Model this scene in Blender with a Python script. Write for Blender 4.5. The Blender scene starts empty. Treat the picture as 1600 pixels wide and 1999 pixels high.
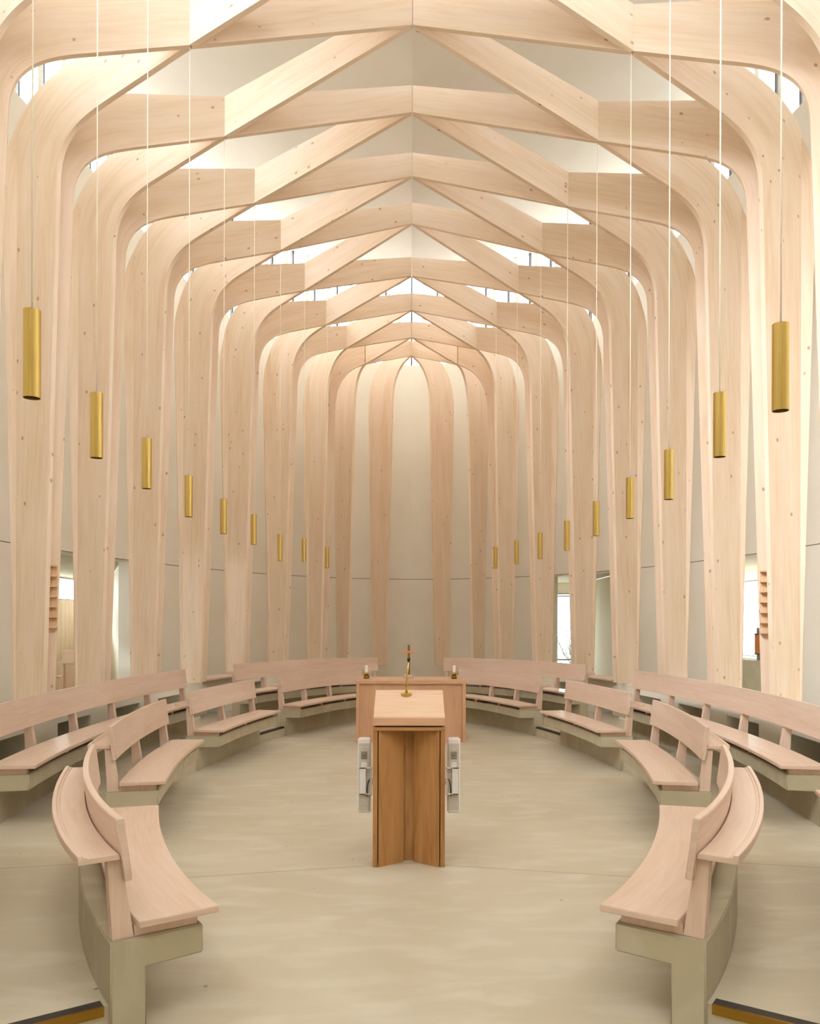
import bpy, bmesh, math, random
from mathutils import Vector
random.seed(7)
SC = bpy.context.scene
COL = SC.collection
R = math.radians

# ------------------------------------------------------------------ camera
F = 1600.0; PSI = .0147; RHO = .0028; PX = 825.0; PY = 1216.0; H = 1.65
cam = bpy.data.cameras.new('camera'); camo = bpy.data.objects.new('camera', cam)
COL.objects.link(camo); SC.camera = camo
cam.sensor_fit = 'HORIZONTAL'; cam.sensor_width = 24.0; cam.lens = 24.0
cam.shift_x = -(PX - 800) / 1600; cam.shift_y = (PY - 999.5) / 1600
cam.clip_start = .05; cam.clip_end = 300
_d = Vector((math.sin(PSI), math.cos(PSI), 0)); _u = Vector((0, 0, 1)); _r = _d.cross(_u)
_c, _s = math.cos(RHO), math.sin(RHO)
_r2 = _r * _c + _u * _s; _u2 = _u * _c - _r * _s
from mathutils import Matrix
camo.matrix_world = Matrix(((_r2.x, _u2.x, -_d.x, 0), (_r2.y, _u2.y, -_d.y, 0), (_r2.z, _u2.z, -_d.z, H), (0, 0, 0, 1)))

def ray(x, y):
    dx, dy = x - PX, y - PY
    u = _c * dx + _s * dy; v = -_s * dx + _c * dy
    return _r * (u / F) + _d - _u * (v / F)
def at_y(x, y, Y):
    r = ray(x, y); t = Y / r.y; return Vector((r.x * t, Y, H + r.z * t))

# ------------------------------------------------------------------ materials
def new_mat(name):
    m = bpy.data.materials.new(name); m.use_nodes = True
    nt = m.node_tree; b = nt.nodes['Principled BSDF']
    return m, nt, b
def N(nt, t, **k):
    n = nt.nodes.new(t)
    for a, v in k.items(): setattr(n, a, v)
    return n
def lin(c):
    return tuple(((x / 255) / 12.92 if x / 255 <= .04045 else ((x / 255 + .055) / 1.055) ** 2.4) for x in c) + (1,)
def ramp(nt, src, stops):
    r = N(nt, 'ShaderNodeValToRGB'); e = r.color_ramp.elements
    while len(e) < len(stops): e.new(.5)
    for i, (p, c) in enumerate(stops): e[i].position = p; e[i].color = c
    nt.links.new(src, r.inputs[0]); return r.outputs[0]
def mix(nt, fac, a, b, mode='MIX'):
    m = N(nt, 'ShaderNodeMix', data_type='RGBA', blend_type=mode)
    for i, v in ((0, fac), (6, a), (7, b)):
        if hasattr(v, 'links'): nt.links.new(v, m.inputs[i])
        else: m.inputs[i].default_value = v
    return m.outputs[2]

def wood(name, c1, c2, c3, rough=.5, knots=0.0, sx=1.2, sy=26.0, spec=.3, wavy=.35):
    m, nt, b = new_mat(name)
    uv = N(nt, 'ShaderNodeUVMap')
    oi = N(nt, 'ShaderNodeObjectInfo')
    off = N(nt, 'ShaderNodeVectorMath', operation='MULTIPLY_ADD'); 
    cb = N(nt, 'ShaderNodeCombineXYZ'); nt.links.new(oi.outputs['Random'], cb.inputs[0]); nt.links.new(oi.outputs['Random'], cb.inputs[1])
    nt.links.new(cb.outputs[0], off.inputs[0]); off.inputs[1].default_value = (37, 91, 0); nt.links.new(uv.outputs[0], off.inputs[2])
    def stretched(a, c_, scale, det=3):
        mp = N(nt, 'ShaderNodeMapping'); mp.inputs['Scale'].default_value = (a, c_, 1)
        nt.links.new(off.outputs[0], mp.inputs[0])
        n = N(nt, 'ShaderNodeTexNoise'); n.inputs['Scale'].default_value = scale; n.inputs['Detail'].default_value = det
        n.inputs['Distortion'].default_value = wavy
        nt.links.new(mp.outputs[0], n.inputs[0]); return n.outputs[0]
    fine = stretched(sx, sy, 2.2, 5); broad = stretched(.35, 3.2, 1.6, 2)
    col = mix(nt, ramp(nt, fine, [(.3, (0, 0, 0, 1)), (.7, (1, 1, 1, 1))]), lin(c1), lin(c2))
    bw = ramp(nt, broad, [(.35, (0, 0, 0, 1)), (.75, (.75, .75, .75, 1))])
    col = mix(nt, bw, col, lin(c3))
    if knots:
        mp = N(nt, 'ShaderNodeMapping'); mp.inputs['Scale'].default_value = (4.2, 6.0, 1); nt.links.new(off.outputs[0], mp.inputs[0])
        vo = N(nt, 'ShaderNodeTexVoronoi'); vo.inputs['Scale'].default_value = 1.0; nt.links.new(mp.outputs[0], vo.inputs[0])
        k = ramp(nt, vo.outputs['Distance'], [(.0, (1, 1, 1, 1)), (.065, (.75, .75, .75, 1)), (.115, (0, 0, 0, 1))])
        sp = N(nt, 'ShaderNodeSeparateColor'); nt.links.new(vo.outputs['Color'], sp.inputs[0])
        g = N(nt, 'ShaderNodeMath', operation='GREATER_THAN'); g.inputs[1].default_value = 1 - knots; nt.links.new(sp.outputs[0], g.inputs[0])
        mu = N(nt, 'ShaderNodeMath', operation='MULTIPLY'); nt.links.new(k, mu.inputs[0]); nt.links.new(g.outputs[0], mu.inputs[1])
        mu2 = N(nt, 'ShaderNodeMath', operation='MULTIPLY'); mu2.inputs[1].default_value = .78; nt.links.new(mu.outputs[0], mu2.inputs[0])
        col = mix(nt, mu2.outputs[0], col, lin((140, 98, 72)))
    nt.links.new(col, b.inputs['Base Color'])
    b.inputs['Roughness'].default_value = rough; b.inputs['Specular IOR Level'].default_value = spec
    return m

def geo_pos(nt): return N(nt, 'ShaderNodeNewGeometry').outputs['Position']
def line_mask(nt, val, w):
    a = N(nt, 'ShaderNodeMath', operation='ABSOLUTE'); nt.links.new(val, a.inputs[0])
    l = N(nt, 'ShaderNodeMath', operation='LESS_THAN'); l.inputs[1].default_value = w; nt.links.new(a.outputs[0], l.inputs[0])
    return l.outputs[0]

def plaster(name, c1, c2, joint_z=None, rough=.85):
    m, nt, b = new_mat(name)
    p = geo_pos(nt)
    n = N(nt, 'ShaderNodeTexNoise'); n.inputs['Scale'].default_value = .9; n.inputs['Detail'].default_value = 5; nt.links.new(p, n.inputs[0])
    col = mix(nt, ramp(nt, n.outputs[0], [(.35, (0, 0, 0, 1)), (.7, (1, 1, 1, 1))]), lin(c1), lin(c2))
    if joint_z is not None:
        s = N(nt, 'ShaderNodeSeparateXYZ'); nt.links.new(p, s.inputs[0])
        sub = N(nt, 'ShaderNodeMath', operation='SUBTRACT'); sub.inputs[1].default_value = joint_z; nt.links.new(s.outputs[2], sub.inputs[0])
        col = mix(nt, line_mask(nt, sub.outputs[0], .0055), col, lin((96, 88, 72)))
    nt.links.new(col, b.inputs['Base Color']); b.inputs['Roughness'].default_value = rough
    b.inputs['Specular IOR Level'].default_value = .2
    return m

def concrete(name, c1, c2, c3, rough, floor=False, spec=.4):
    m, nt, b = new_mat(name)
    p = geo_pos(nt)
    def nz(sc, det, vec=p, dist=0):
        n = N(nt, 'ShaderNodeTexNoise'); n.inputs['Scale'].default_value = sc; n.inputs['Detail'].default_value = det
        n.inputs['Distortion'].default_value = dist; nt.links.new(vec, n.inputs[0]); return n.outputs[0]
    col = mix(nt, ramp(nt, nz(.8, 6, dist=.3), [(.35, (0, 0, 0, 1)), (.68, (1, 1, 1, 1))]), lin(c1), lin(c2))
    mp = N(nt, 'ShaderNodeMapping'); mp.inputs['Scale'].default_value = (1.0, 2.6, 1.6); nt.links.new(p, mp.inputs[0])
    col = mix(nt, ramp(nt, nz(2.3, 9, mp.outputs[0], .4), [(.48, (0, 0, 0, 1)), (.72, (.8, .8, .8, 1))]), col, lin(c3))
    if floor:
        # specks of grit and a V-shaped saw-cut joint
        vo = N(nt, 'ShaderNodeTexVoronoi'); vo.inputs['Scale'].default_value = 5.5; nt.links.new(p, vo.inputs[0])
        sp = N(nt, 'ShaderNodeSeparateColor'); nt.links.new(vo.outputs['Color'], sp.inputs[0])
        g = N(nt, 'ShaderNodeMath', operation='GREATER_THAN'); g.inputs[1].default_value = .72; nt.links.new(sp.outputs[0], g.inputs[0])
        k = ramp(nt, vo.outputs['Distance'], [(.0, (1, 1, 1, 1)), (.045, (.8, .8, .8, 1)), (.06, (0, 0, 0, 1))])
        mu = N(nt, 'ShaderNodeMath', operation='MULTIPLY'); nt.links.new(k, mu.inputs[0]); nt.links.new(g.outputs[0], mu.inputs[1])
        mu2 = N(nt, 'ShaderNodeMath', operation='MULTIPLY'); mu2.inputs[1].default_value = .85; nt.links.new(mu.outputs[0], mu2.inputs[0])
        col = mix(nt, mu2.outputs[0], col, lin((96, 82, 60)))
        s = N(nt, 'ShaderNodeSeparateXYZ'); nt.links.new(p, s.inputs[0])
        ax = N(nt, 'ShaderNodeMath', operation='ABSOLUTE'); nt.links.new(s.outputs[0], ax.inputs[0])
        ma = N(nt, 'ShaderNodeMath', operation='MULTIPLY_ADD'); ma.inputs[1].default_value = .215; nt.links.new(ax.outputs[0], ma.inputs[0]); nt.links.new(s.outputs[1], ma.inputs[2])
        sub = N(nt, 'ShaderNodeMath', operation='SUBTRACT'); sub.inputs[1].default_value = 5.63; nt.links.new(ma.outputs[0], sub.inputs[0])
        lm = line_mask(nt, sub.outputs[0], .006)
        m3 = N(nt, 'ShaderNodeMath', operation='MULTIPLY'); m3.inputs[1].default_value = .6; nt.links.new(lm, m3.inputs[0])
        col = mix(nt, m3.outputs[0], col, lin((120, 105, 80)))
        rr = ramp(nt, nz(1.4, 4), [(.3, (rough,) * 3 + (1,)), (.7, (rough + .16,) * 3 + (1,))]); nt.links.new(rr, b.inputs['Roughness'])
    else:
        b.inputs['Roughness'].default_value = rough
    nt.links.new(col, b.inputs['Base Color']); b.inputs['Specular IOR Level'].default_value = spec
    return m

def plain(name, c, rough=.5, metal=0.0, spec=.5):
    m, nt, b = new_mat(name)
    n = N(nt, 'ShaderNodeTexNoise'); n.inputs['Scale'].default_value = 30; nt.links.new(geo_pos(nt), n.inputs[0])
    c = lin(c)
    col = mix(nt, n.outputs[0], tuple(x * .93 for x in c[:3]) + (1,), tuple(min(1, x * 1.05) for x in c[:3]) + (1,))
    nt.links.new(col, b.inputs['Base Color'])
    b.inputs['Roughness'].default_value = rough; b.inputs['Metallic'].default_value = metal; b.inputs['Specular IOR Level'].default_value = spec
    return m

def brass(name, c, rough):
    m, nt, b = new_mat(name)
    uv = N(nt, 'ShaderNodeUVMap'); mp = N(nt, 'ShaderNodeMapping'); mp.inputs['Scale'].default_value = (2, 160, 1); nt.links.new(uv.outputs[0], mp.inputs[0])
    n = N(nt, 'ShaderNodeTexNoise'); n.inputs['Scale'].default_value = 1.0; n.inputs['Detail'].default_value = 3; nt.links.new(mp.outputs[0], n.inputs[0])
    c = lin(c)
    col = mix(nt, n.outputs[0], tuple(x * .62 for x in c[:3]) + (1,), tuple(min(1, x * 1.2) for x in c[:3]) + (1,))  # light and dark streaks imitate vertical reflections along the tubes
    nt.links.new(col, b.inputs['Base Color']); b.inputs['Metallic'].default_value = 1; b.inputs['Roughness'].default_value = rough
    return m

def glass(name):
    m = bpy.data.materials.new(name); m.use_nodes = True; nt = m.node_tree; nt.nodes.clear()
    o = N(nt, 'ShaderNodeOutputMaterial'); t = N(nt, 'ShaderNodeBsdfTransparent'); t.inputs[0].default_value = (.96, .98, .97, 1)
    g = N(nt, 'ShaderNodeBsdfGlossy'); g.inputs['Roughness'].default_value = .03
    x = N(nt, 'ShaderNodeMixShader'); x.inputs[0].default_value = .05
    nt.links.new(t.outputs[0], x.inputs[1]); nt.links.new(g.outputs[0], x.inputs[2]); nt.links.new(x.outputs[0], o.inputs[0])
    return m

M = dict(
    rib=wood('bleached_spruce', (236, 216, 194), (224, 199, 172), (241, 225, 210), .55, knots=.85, sx=.9, sy=14),
    bench=wood('limed_oak', (216, 190, 172), (202, 174, 155), (223, 202, 188), .33, sx=1.4, sy=20, spec=.45),
    oak=wood('brown_oak', (182, 134, 84), (150, 101, 56), (190, 144, 94), .45, sx=1.4, sy=15, wavy=.9),
    oak_pale=wood('pale_oak', (217, 186, 158), (204, 168, 138), (225, 196, 171), .45, sx=1.6, sy=22),
    hymn=wood('hymn_board_wood', (226, 194, 160), (214, 180, 142), (232, 204, 174), .5, sx=1.6, sy=22),
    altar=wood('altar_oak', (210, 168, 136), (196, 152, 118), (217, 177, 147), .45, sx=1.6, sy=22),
    wall=plaster('white_plaster', (236, 232, 223), (231, 226, 215), joint_z=2.694),
    ceil=plaster('ceiling_plaster', (226, 223, 213), (220, 216, 205)),
    alcove=plaster('alcove_plaster', (236, 233, 222), (232, 228, 214)),
    floor=concrete('polished_floor', (198, 189, 170), (188, 177, 155), (207, 200, 185), .30, floor=True),
    conc=concrete('cast_concrete', (184, 174, 150), (172, 162, 137), (194, 186, 166), .6),
    sill=concrete('green_concrete', (190, 186, 160), (178, 172, 146), (198, 194, 170), .6),
    brass=brass('streaked_brass', (217, 187, 112), .2),
    brass_dark=brass('aged_brass', (160, 122, 52), .35),
    black=plain('black_rubber', (46, 42, 38), .6),
    dark=plain('dark_metal', (60, 62, 60), .4, .3),
    wire=plain('pale_cord', (244, 236, 218), .5, .0),
    white=plain('white_enamel', (236, 235, 234), .35),
    grey=plain('grey_enamel', (204, 200, 190), .45),
    plate=plain('grey_label', (150, 146, 128), .5),
    wax=plain('candle_wax', (246, 241, 226), .5),
    stone=plain('pale_stone', (206, 190, 172), .7),
    fin=plain('white_stone_fin', (240, 240, 236), .8),
    slate=plain('slate_blue_enamel', (112, 120, 130), .4),
    copper=plain('orange_wood_drum', (186, 112, 58), .45),
    recess=plain('recess_shade', (52, 47, 40), .9),
    ground=plain('pale_ground', (168, 164, 156), .95),
    leaf=plain('shrub_leaf', (126, 138, 98), .8),
    glass=glass('window_glass'),
)

# ------------------------------------------------------------------ mesh helper
class MB:
    def __init__(s): s.v = []; s.f = []; s.uv = []; s.sm = []
    def face(s, pts, uvs=None, smooth=False):
        i = len(s.v); s.v += [Vector(p) for p in pts]; s.f.append(list(range(i, i + len(pts))))
        if uvs is None: uvs = s.auto_uv(pts)
        s.uv.append(uvs); s.sm.append(smooth)
    def auto_uv(s, pts):
        p = [Vector(q) for q in pts]; n = (p[1] - p[0]).cross(p[2] - p[0])
        ax = max(range(3), key=lambda i: abs(n[i]))
        a, b = [i for i in range(3) if i != ax]
        ea = max(q[a] for q in p) - min(q[a] for q in p); eb = max(q[b] for q in p) - min(q[b] for q in p)
        if eb > ea: a, b = b, a
        return [(q[a], q[b]) for q in p]
    def box(s, x0, x1, y0, y1, z0, z1, T=None, up=False):
        c = [Vector((x, y, z)) for x in (x0, x1) for y in (y0, y1) for z in (z0, z1)]
        fs = ((0, 1, 3, 2), (4, 6, 7, 5), (0, 4, 5, 1), (2, 3, 7, 6), (0, 2, 6, 4), (1, 5, 7, 3))
        for q in fs:
            pts = [c[i] for i in q]; uv = [(p.z, p.x + p.y) for p in pts] if up else s.auto_uv(pts)
            s.face([T(p) for p in pts] if T else pts, uv)
    def prism(s, poly, h0, h1, put):
        """poly: list of 2-D points; put(a, b, h) -> 3-D"""
        n = len(poly)
        s.face([put(a, b, h0) for a, b in poly], [(b, a) for a, b in poly]); s.face([put(a, b, h1) for a, b in reversed(poly)], [(b, a) for a, b in reversed(poly)])
        for i in range(n):
            (a, b), (c, d) = poly[i], poly[(i + 1) % n]
            L = math.hypot(c - a, d - b)
            s.face([put(a, b, h0), put(a, b, h1), put(c, d, h1), put(c, d, h0)], [(0, h0), (0, h1), (L, h1), (L, h0)] if L > abs(h1 - h0) else [(h0, 0), (h1, 0), (h1, L), (h0, L)])
    def sweep(s, frames, sec, caps=True, smooth=True):
        """frames: list of (pos(r,z) function, arclength); sec: closed (r,z) polygon"""
        n = len(sec); per = [0]
        for i in range(n): per.append(per[-1] + math.hypot(sec[(i + 1) % n][0] - sec[i][0], sec[(i + 1) % n][1] - sec[i][1]))
        for (P0, s0), (P1, s1) in zip(frames, frames[1:]):
            for i in range(n):
                a, b = sec[i], sec[(i + 1) % n]
                s.face([P0(*a), P0(*b), P1(*b), P1(*a)], [(s0, per[i]), (s0, per[i + 1]), (s1, per[i + 1]), (s1, per[i])])
        if caps:
            for P in (frames[0][0], frames[-1][0]): s.face([P(*q) for q in sec], [(q[0], q[1]) for q in sec])
    def lathe(s, prof, c, n=24, cap=True):
        c = Vector(c)
        def P(r, z, k): a = 2 * math.pi * k / n; return c + Vector((r * math.cos(a), r * math.sin(a), z))
        for (r0, z0), (r1, z1) in zip(prof, prof[1:]):
            for k in range(n):
                if r0 < 1e-6: pts = [P(0, z0, 0), P(r1, z1, k), P(r1, z1, k + 1)]
                elif r1 < 1e-6: pts = [P(r0, z0, k), P(0, z1, 0), P(r0, z0, k + 1)]
                else: pts = [P(r0, z0, k), P(r1, z1, k), P(r1, z1, k + 1), P(r0, z0, k + 1)]
                u = [(p.z, (k + (1 if i >= len(pts) / 2 else 0)) / n * .25) for i, p in enumerate(pts)]
                s.face(pts, u, True)
    def tube(s, pts, r, n=8):
        pts = [Vector(p) for p in pts]; rings = []
        for i, p in enumerate(pts):
            t = (pts[min(i + 1, len(pts) - 1)] - pts[max(i - 1, 0)]).normalized()
            a = t.orthogonal().normalized() if i == 0 else (rings[-1][1] - t * rings[-1][1].dot(t)).normalized()
            b = t.cross(a); rr = r[i] if isinstance(r, (list, tuple)) else r
            rings.append(([p + (a * math.cos(2 * math.pi * k / n) + b * math.sin(2 * math.pi * k / n)) * rr for k in range(n)], a))
        for (A, _), (B, _) in zip(rings, rings[1:]):
            for k in range(n): s.face([A[k], A[(k + 1) % n], B[(k + 1) % n], B[k]], None, True)
        s.face(rings[0][0]); s.face(rings[-1][0])
    def build(s, name, mat, parent=None, origin=None, bevel=0, seg=2, autosmooth=None):
        o0 = Vector(origin) if origin is not None else (parent_world(parent) if parent else None)
        if o0 is None:
            xs = [p.x for p in s.v]; ys = [p.y for p in s.v]; zs = [p.z for p in s.v]
            o0 = Vector(((min(xs) + max(xs)) / 2, (min(ys) + max(ys)) / 2, min(zs)))
        me = bpy.data.meshes.new(name)
        me.from_pydata([tuple(p - o0) for p in s.v], [], s.f)
        ul = me.uv_layers.new(name='UVMap'); k = 0
        for f in s.uv:
            for q in f: ul.data[k].uv = q; k += 1
        me.polygons.foreach_set('use_smooth', s.sm)
        bm = bmesh.new(); bm.from_mesh(me)
        bmesh.ops.remove_doubles(bm, verts=bm.verts, dist=1e-5)
        bmesh.ops.recalc_face_normals(bm, faces=bm.faces)
        if autosmooth:
            for f in bm.faces: f.smooth = True
            for e in bm.edges:
                if len(e.link_faces) == 2 and e.calc_face_angle(0) > R(autosmooth): e.smooth = False
        if bevel:
            es = [e for e in bm.edges if len(e.link_faces) == 2 and e.calc_face_angle(0) > R(40)]
            bmesh.ops.bevel(bm, geom=es, offset=bevel, segments=seg, affect='EDGES', clamp_overlap=True)
        bm.to_mesh(me); bm.free()
        me.materials.append(M[mat])
        o = bpy.data.objects.new(name, me); COL.objects.link(o)
        if parent: o.parent = parent; o.location = o0 - parent_world(parent)
        else: o.location = o0
        return o
def parent_world(p):
    w = Vector((0, 0, 0))
    while p is not None: w += p.location; p = p.parent
    return w
def tag(o, label, cat, group=None):
    o['label'] = label; o['category'] = cat
    if group: o['group'] = group
    return o
def thing(name, label, cat, loc, group=None):
    o = bpy.data.objects.new(name, None); COL.objects.link(o); o.location = loc; o.empty_display_size = .1
    return tag(o, label, cat, group)
def struct(o): o['kind'] = 'structure'; return o
ORD = ['first', 'second', 'third', 'fourth', 'fifth', 'sixth', 'seventh', 'eighth', 'ninth', 'tenth', 'eleventh']
SIDE = {-1: 'left', 1: 'right'}

# ------------------------------------------------------------------ plan constants
YC = 8.64; WA, WB = 5.4, 11.0            # wall ellipse
ZI, ZO = 0.0, .13                        # inner floor, raised outer floor
Z2 = 2.685                               # wall joint
ZW0, ZW1 = 7.82, 10.05                   # clerestory sill / head
def wall_pt(t, da=0.0): return Vector((WA * math.cos(t), YC + WB * math.sin(t), 0)) + wall_n(t) * da
def wall_n(t): return Vector((math.cos(t) / WA, math.sin(t) / WB, 0)).normalized()
def sill_z(t):
    dy = abs(math.sin(t)) * WB; f = max(0, min(1, (dy - 3.9) / 4.5)); f = f * f * (3 - 2 * f)
    return 8.7 + (ZW0 - 8.7) * f
def wall_theta(ratio):                   # angle where the wall crosses the sight line X/Y = ratio (far side)
    side = 1 if ratio > 0 else -1; lo, hi = -.6, math.pi / 2
    for _ in range(60):
        t = (lo + hi) / 2; p = wall_pt(t)
        if p.x / max(p.y, .01) > abs(ratio): lo = t
        else: hi = t
    return t if side > 0 else math.pi - t

# ------------------------------------------------------------------ walls with openings
OPEN = {'left': (wall_theta(-.462), wall_theta(-.333)), 'right': (wall_theta(.372), wall_theta(.462)), 'far': (wall_theta(.166), wall_theta(.252))}
def wall_half(name, t0, t1, opens):
    m = MB(); ts = [t0 + (t1 - t0) * i / 96 for i in range(97)]
    for o in opens: ts += list(o)
    ts = sorted(set(ts)); zs = [-.05, ZO, Z2, 5.0, 9.0]
    D = .35
    for a, b in zip(ts, ts[1:]):
        if b - a < 1e-6: continue
        inside = any(min(o) - 1e-6 <= (a + b) / 2 <= max(o) + 1e-6 for o in opens)
        for z0, z1 in zip(zs, zs[1:]):
            if inside and z0 >= ZO - 1e-6 and z1 <= Z2 + 1e-6: continue
            for d in (0, D):
                p, q = wall_pt(a, d), wall_pt(b, d)
                m.face([p + Vector((0, 0, z0)), q + Vector((0, 0, z0)), q + Vector((0, 0, sill_z(b) if z1 == 9.0 else z1)), p + Vector((0, 0, sill_z(a) if z1 == 9.0 else z1))], None, True)
        p, q, p2, q2 = wall_pt(a), wall_pt(b), wall_pt(a, D), wall_pt(b, D)
        m.face([x + Vector((0, 0, -.05)) for x in (p, q, q2, p2)]); m.face([x + Vector((0, 0, sill_z(t_))) for x, t_ in ((p, a), (q, b), (q2, b), (p2, a))])
        if inside:
            m.face([x + Vector((0, 0, Z2)) for x in (p, q, q2, p2)]); m.face([x + Vector((0, 0, ZO)) for x in (p, q, q2, p2)])
    for o in opens:
        for t in o:
            p, q = wall_pt(t), wall_pt(t, D)
            m.face([p + Vector((0, 0, ZO)), q + Vector((0, 0, ZO)), q + Vector((0, 0, Z2)), p + Vector((0, 0, Z2))])
    for t in (t0, t1):
        p, q = wall_pt(t), wall_pt(t, D)
        m.face([p + Vector((0, 0, -.05)), q + Vector((0, 0, -.05)), q + Vector((0, 0, sill_z(t))), p + Vector((0, 0, sill_z(t)))])
    return struct(m.build(name, 'wall', origin=(0, YC, 0), autosmooth=35))
wall_half('wall_left', math.pi / 2, 3 * math.pi / 2, [OPEN['left']])
wall_half('wall_right', -math.pi / 2, math.pi / 2, [OPEN['right'], OPEN['far']])

# ------------------------------------------------------------------ ceiling (folded along the ridge, lifting to the clerestory head)
m = MB(); NT, NS = 96, 6
def ceil_pt(t, s):
    w = wall_pt(t, .45); sp = Vector((0, max(YC - 6.5, min(YC + 6.5, w.y)), 0))
    sy = YC + 6.5 * math.sin(t); sp.y = sy
    p = sp.lerp(w, s); p.z = 8.33 + (ZW1 + .05 - 8.33) * s; return p
for i in range(NT):
    for j in range(NS):
        a, b = 2 * math.pi * i / NT + math.pi / 2, 2 * math.pi * (i + 1) / NT + math.pi / 2
        m.face([ceil_pt(a, j / NS), ceil_pt(a, (j + 1) / NS), ceil_pt(b, (j + 1) / NS), ceil_pt(b, j / NS)])
    a, b = 2 * math.pi * i / NT + math.pi / 2, 2 * math.pi * (i + 1) / NT + math.pi / 2
    up = Vector((0, 0, .5)); c0, c1 = ceil_pt(a, 1), ceil_pt(b, 1)
    z = 10.6
    m.face([c0, c1, Vector((c1.x, c1.y, z)), Vector((c0.x, c0.y, z))]); m.face([Vector((c0.x, c0.y, z)), Vector((c1.x, c1.y, z)), Vector((0, YC, z))])
struct(m.build('ceiling', 'ceil', origin=(0, YC, 0), autosmooth=22))

# ------------------------------------------------------------------ clerestory: window units round the whole ellipse
NW = 30
arc = [0]; K = 1440
for i in range(K): arc.append(arc[-1] + (wall_pt(2 * math.pi * (i + 1) / K) - wall_pt(2 * math.pi * i / K)).length)
def th_at(s):
    s %= arc[-1]; lo = 0
    import bisect
    i = bisect.bisect_right(arc, s) - 1; i = min(i, K - 1)
    return 2 * math.pi * (i + (s - arc[i]) / (arc[i + 1] - arc[i])) / K
step = arc[-1] / NW
def wbox(mb, t, w, d0, d1, z0, z1):
    p, n = wall_pt(t), wall_n(t); tg = Vector((-n.y, n.x, 0))
    mb.box(-w / 2, w / 2, d0, d1, z0, z1, T=lambda q: p + tg * q.x + n * q.y + Vector((0, 0, q.z)))
for k in range(NW):
    s0 = k * step; f = MB(); fr = MB(); pn = MB()
    for j in range(3):
        wbox(f, th_at(s0 + j * step / 3), .09, .02, .38, sill_z(th_at(s0 + j * step / 3)), ZW1 + .06)
        wbox(fr, th_at(s0 + (j + .5) * step / 3), .035, .14, .20, sill_z(th_at(s0 + (j + .5) * step / 3)) + .02, ZW1)
    o = struct(f.build('window_%d' % (k + 1), 'fin'))
    for j in range(6):
        a, b = th_at(s0 + j * step / 6), th_at(s0 + (j + 1) * step / 6)
        p, q = wall_pt(a, .17), wall_pt(b, .17)
        pn.face([p + Vector((0, 0, sill_z(a))), q + Vector((0, 0, sill_z(b))), q + Vector((0, 0, ZW1 + .05)), p + Vector((0, 0, ZW1 + .05))])
        for sl, z0, z1 in ((1, 0, .04), (0, ZW1 - .02, ZW1 + .05)):
            P = [wall_pt(a, .14), wall_pt(b, .14), wall_pt(b, .20), wall_pt(a, .20)]
            zz = [sl * sill_z(t_) for t_ in (a, b, b, a)]; lo = [x + Vector((0, 0, z0 + y_)) for x, y_ in zip(P, zz)]; hi = [x + Vector((0, 0, z1 + y_)) for x, y_ in zip(P, zz)]
            fr.face(lo); fr.face(hi); fr.face([lo[0], lo[1], hi[1], hi[0]]); fr.face([lo[3], lo[2], hi[2], hi[3]])
    pn.build('pane', 'glass', o); fr.build('mullion', 'dark', o)
    t = th_at(s0 + step / 2)                       # daylight portal in the window opening
    L = bpy.data.lights.new('portal', 'AREA'); L.shape = 'RECTANGLE'; L.size = step; L.size_y = ZW1 - ZW0; L.energy = 1
    L.cycles.is_portal = True
    lo = bpy.data.objects.new('window_daylight', L); COL.objects.link(lo)
    p, n = wall_pt(t, .42), wall_n(t); lo.location = p + Vector((0, 0, (ZW0 + ZW1) / 2))
    lo.rotation_euler = n.to_track_quat('Z', 'Y').to_euler(); lo['kind'] = 'helper'

# ------------------------------------------------------------------ bench rings
class Ring:
    def __init__(s, a, b, yc, p, side):
        s.side = side; s.pts = []
        n = 1200
        for i in range(n + 1):
            ph = -math.pi / 2 + math.pi * i / n
            x = a * abs(math.cos(ph)) ** (2 / p); y = yc + b * math.copysign(abs(math.sin(ph)) ** (2 / p), math.sin(ph))
            s.pts.append(Vector((side * x, y, 0)))
        s.s = [0]
        for q, w in zip(s.pts, s.pts[1:]): s.s.append(s.s[-1] + (w - q).length)
    def s_at_y(s, y):
        i = min(range(len(s.pts)), key=lambda k: abs(s.pts[k].y - y)); return s.s[i]
    def at(s, d):
        import bisect
        i = max(0, min(len(s.pts) - 2, bisect.bisect_right(s.s, d) - 1))
        f = (d - s.s[i]) / (s.s[i + 1] - s.s[i]); p = s.pts[i].lerp(s.pts[i + 1], f)
        a, b = s.pts[max(0, i - 12)], s.pts[min(len(s.pts) - 1, i + 13)]
        t = (b - a).normalized(); n = Vector((t.y, -t.x, 0)) * s.side
        return p, t, n
    def frame(s, d):
        p, t, n = s.at(d)
        return (lambda r, z, p=p, n=n: p + n * r + Vector((0, 0, z)))
    def frames(s, d0, d1, ds=.11):
        k = max(2, int(math.ceil((d1 - d0) / ds)))
        return [(s.frame(d0 + (d1 - d0) * i / k), d0 + (d1 - d0) * i / k) for i in range(k + 1)]
RIN = dict(a=2.09, b=5.62, yc=8.46, p=1.76)
ROUT = dict(a=2.95, b=6.5, yc=8.5, p=2.1)
WALL_R0, WALL_R1 = .29, .43

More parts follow.
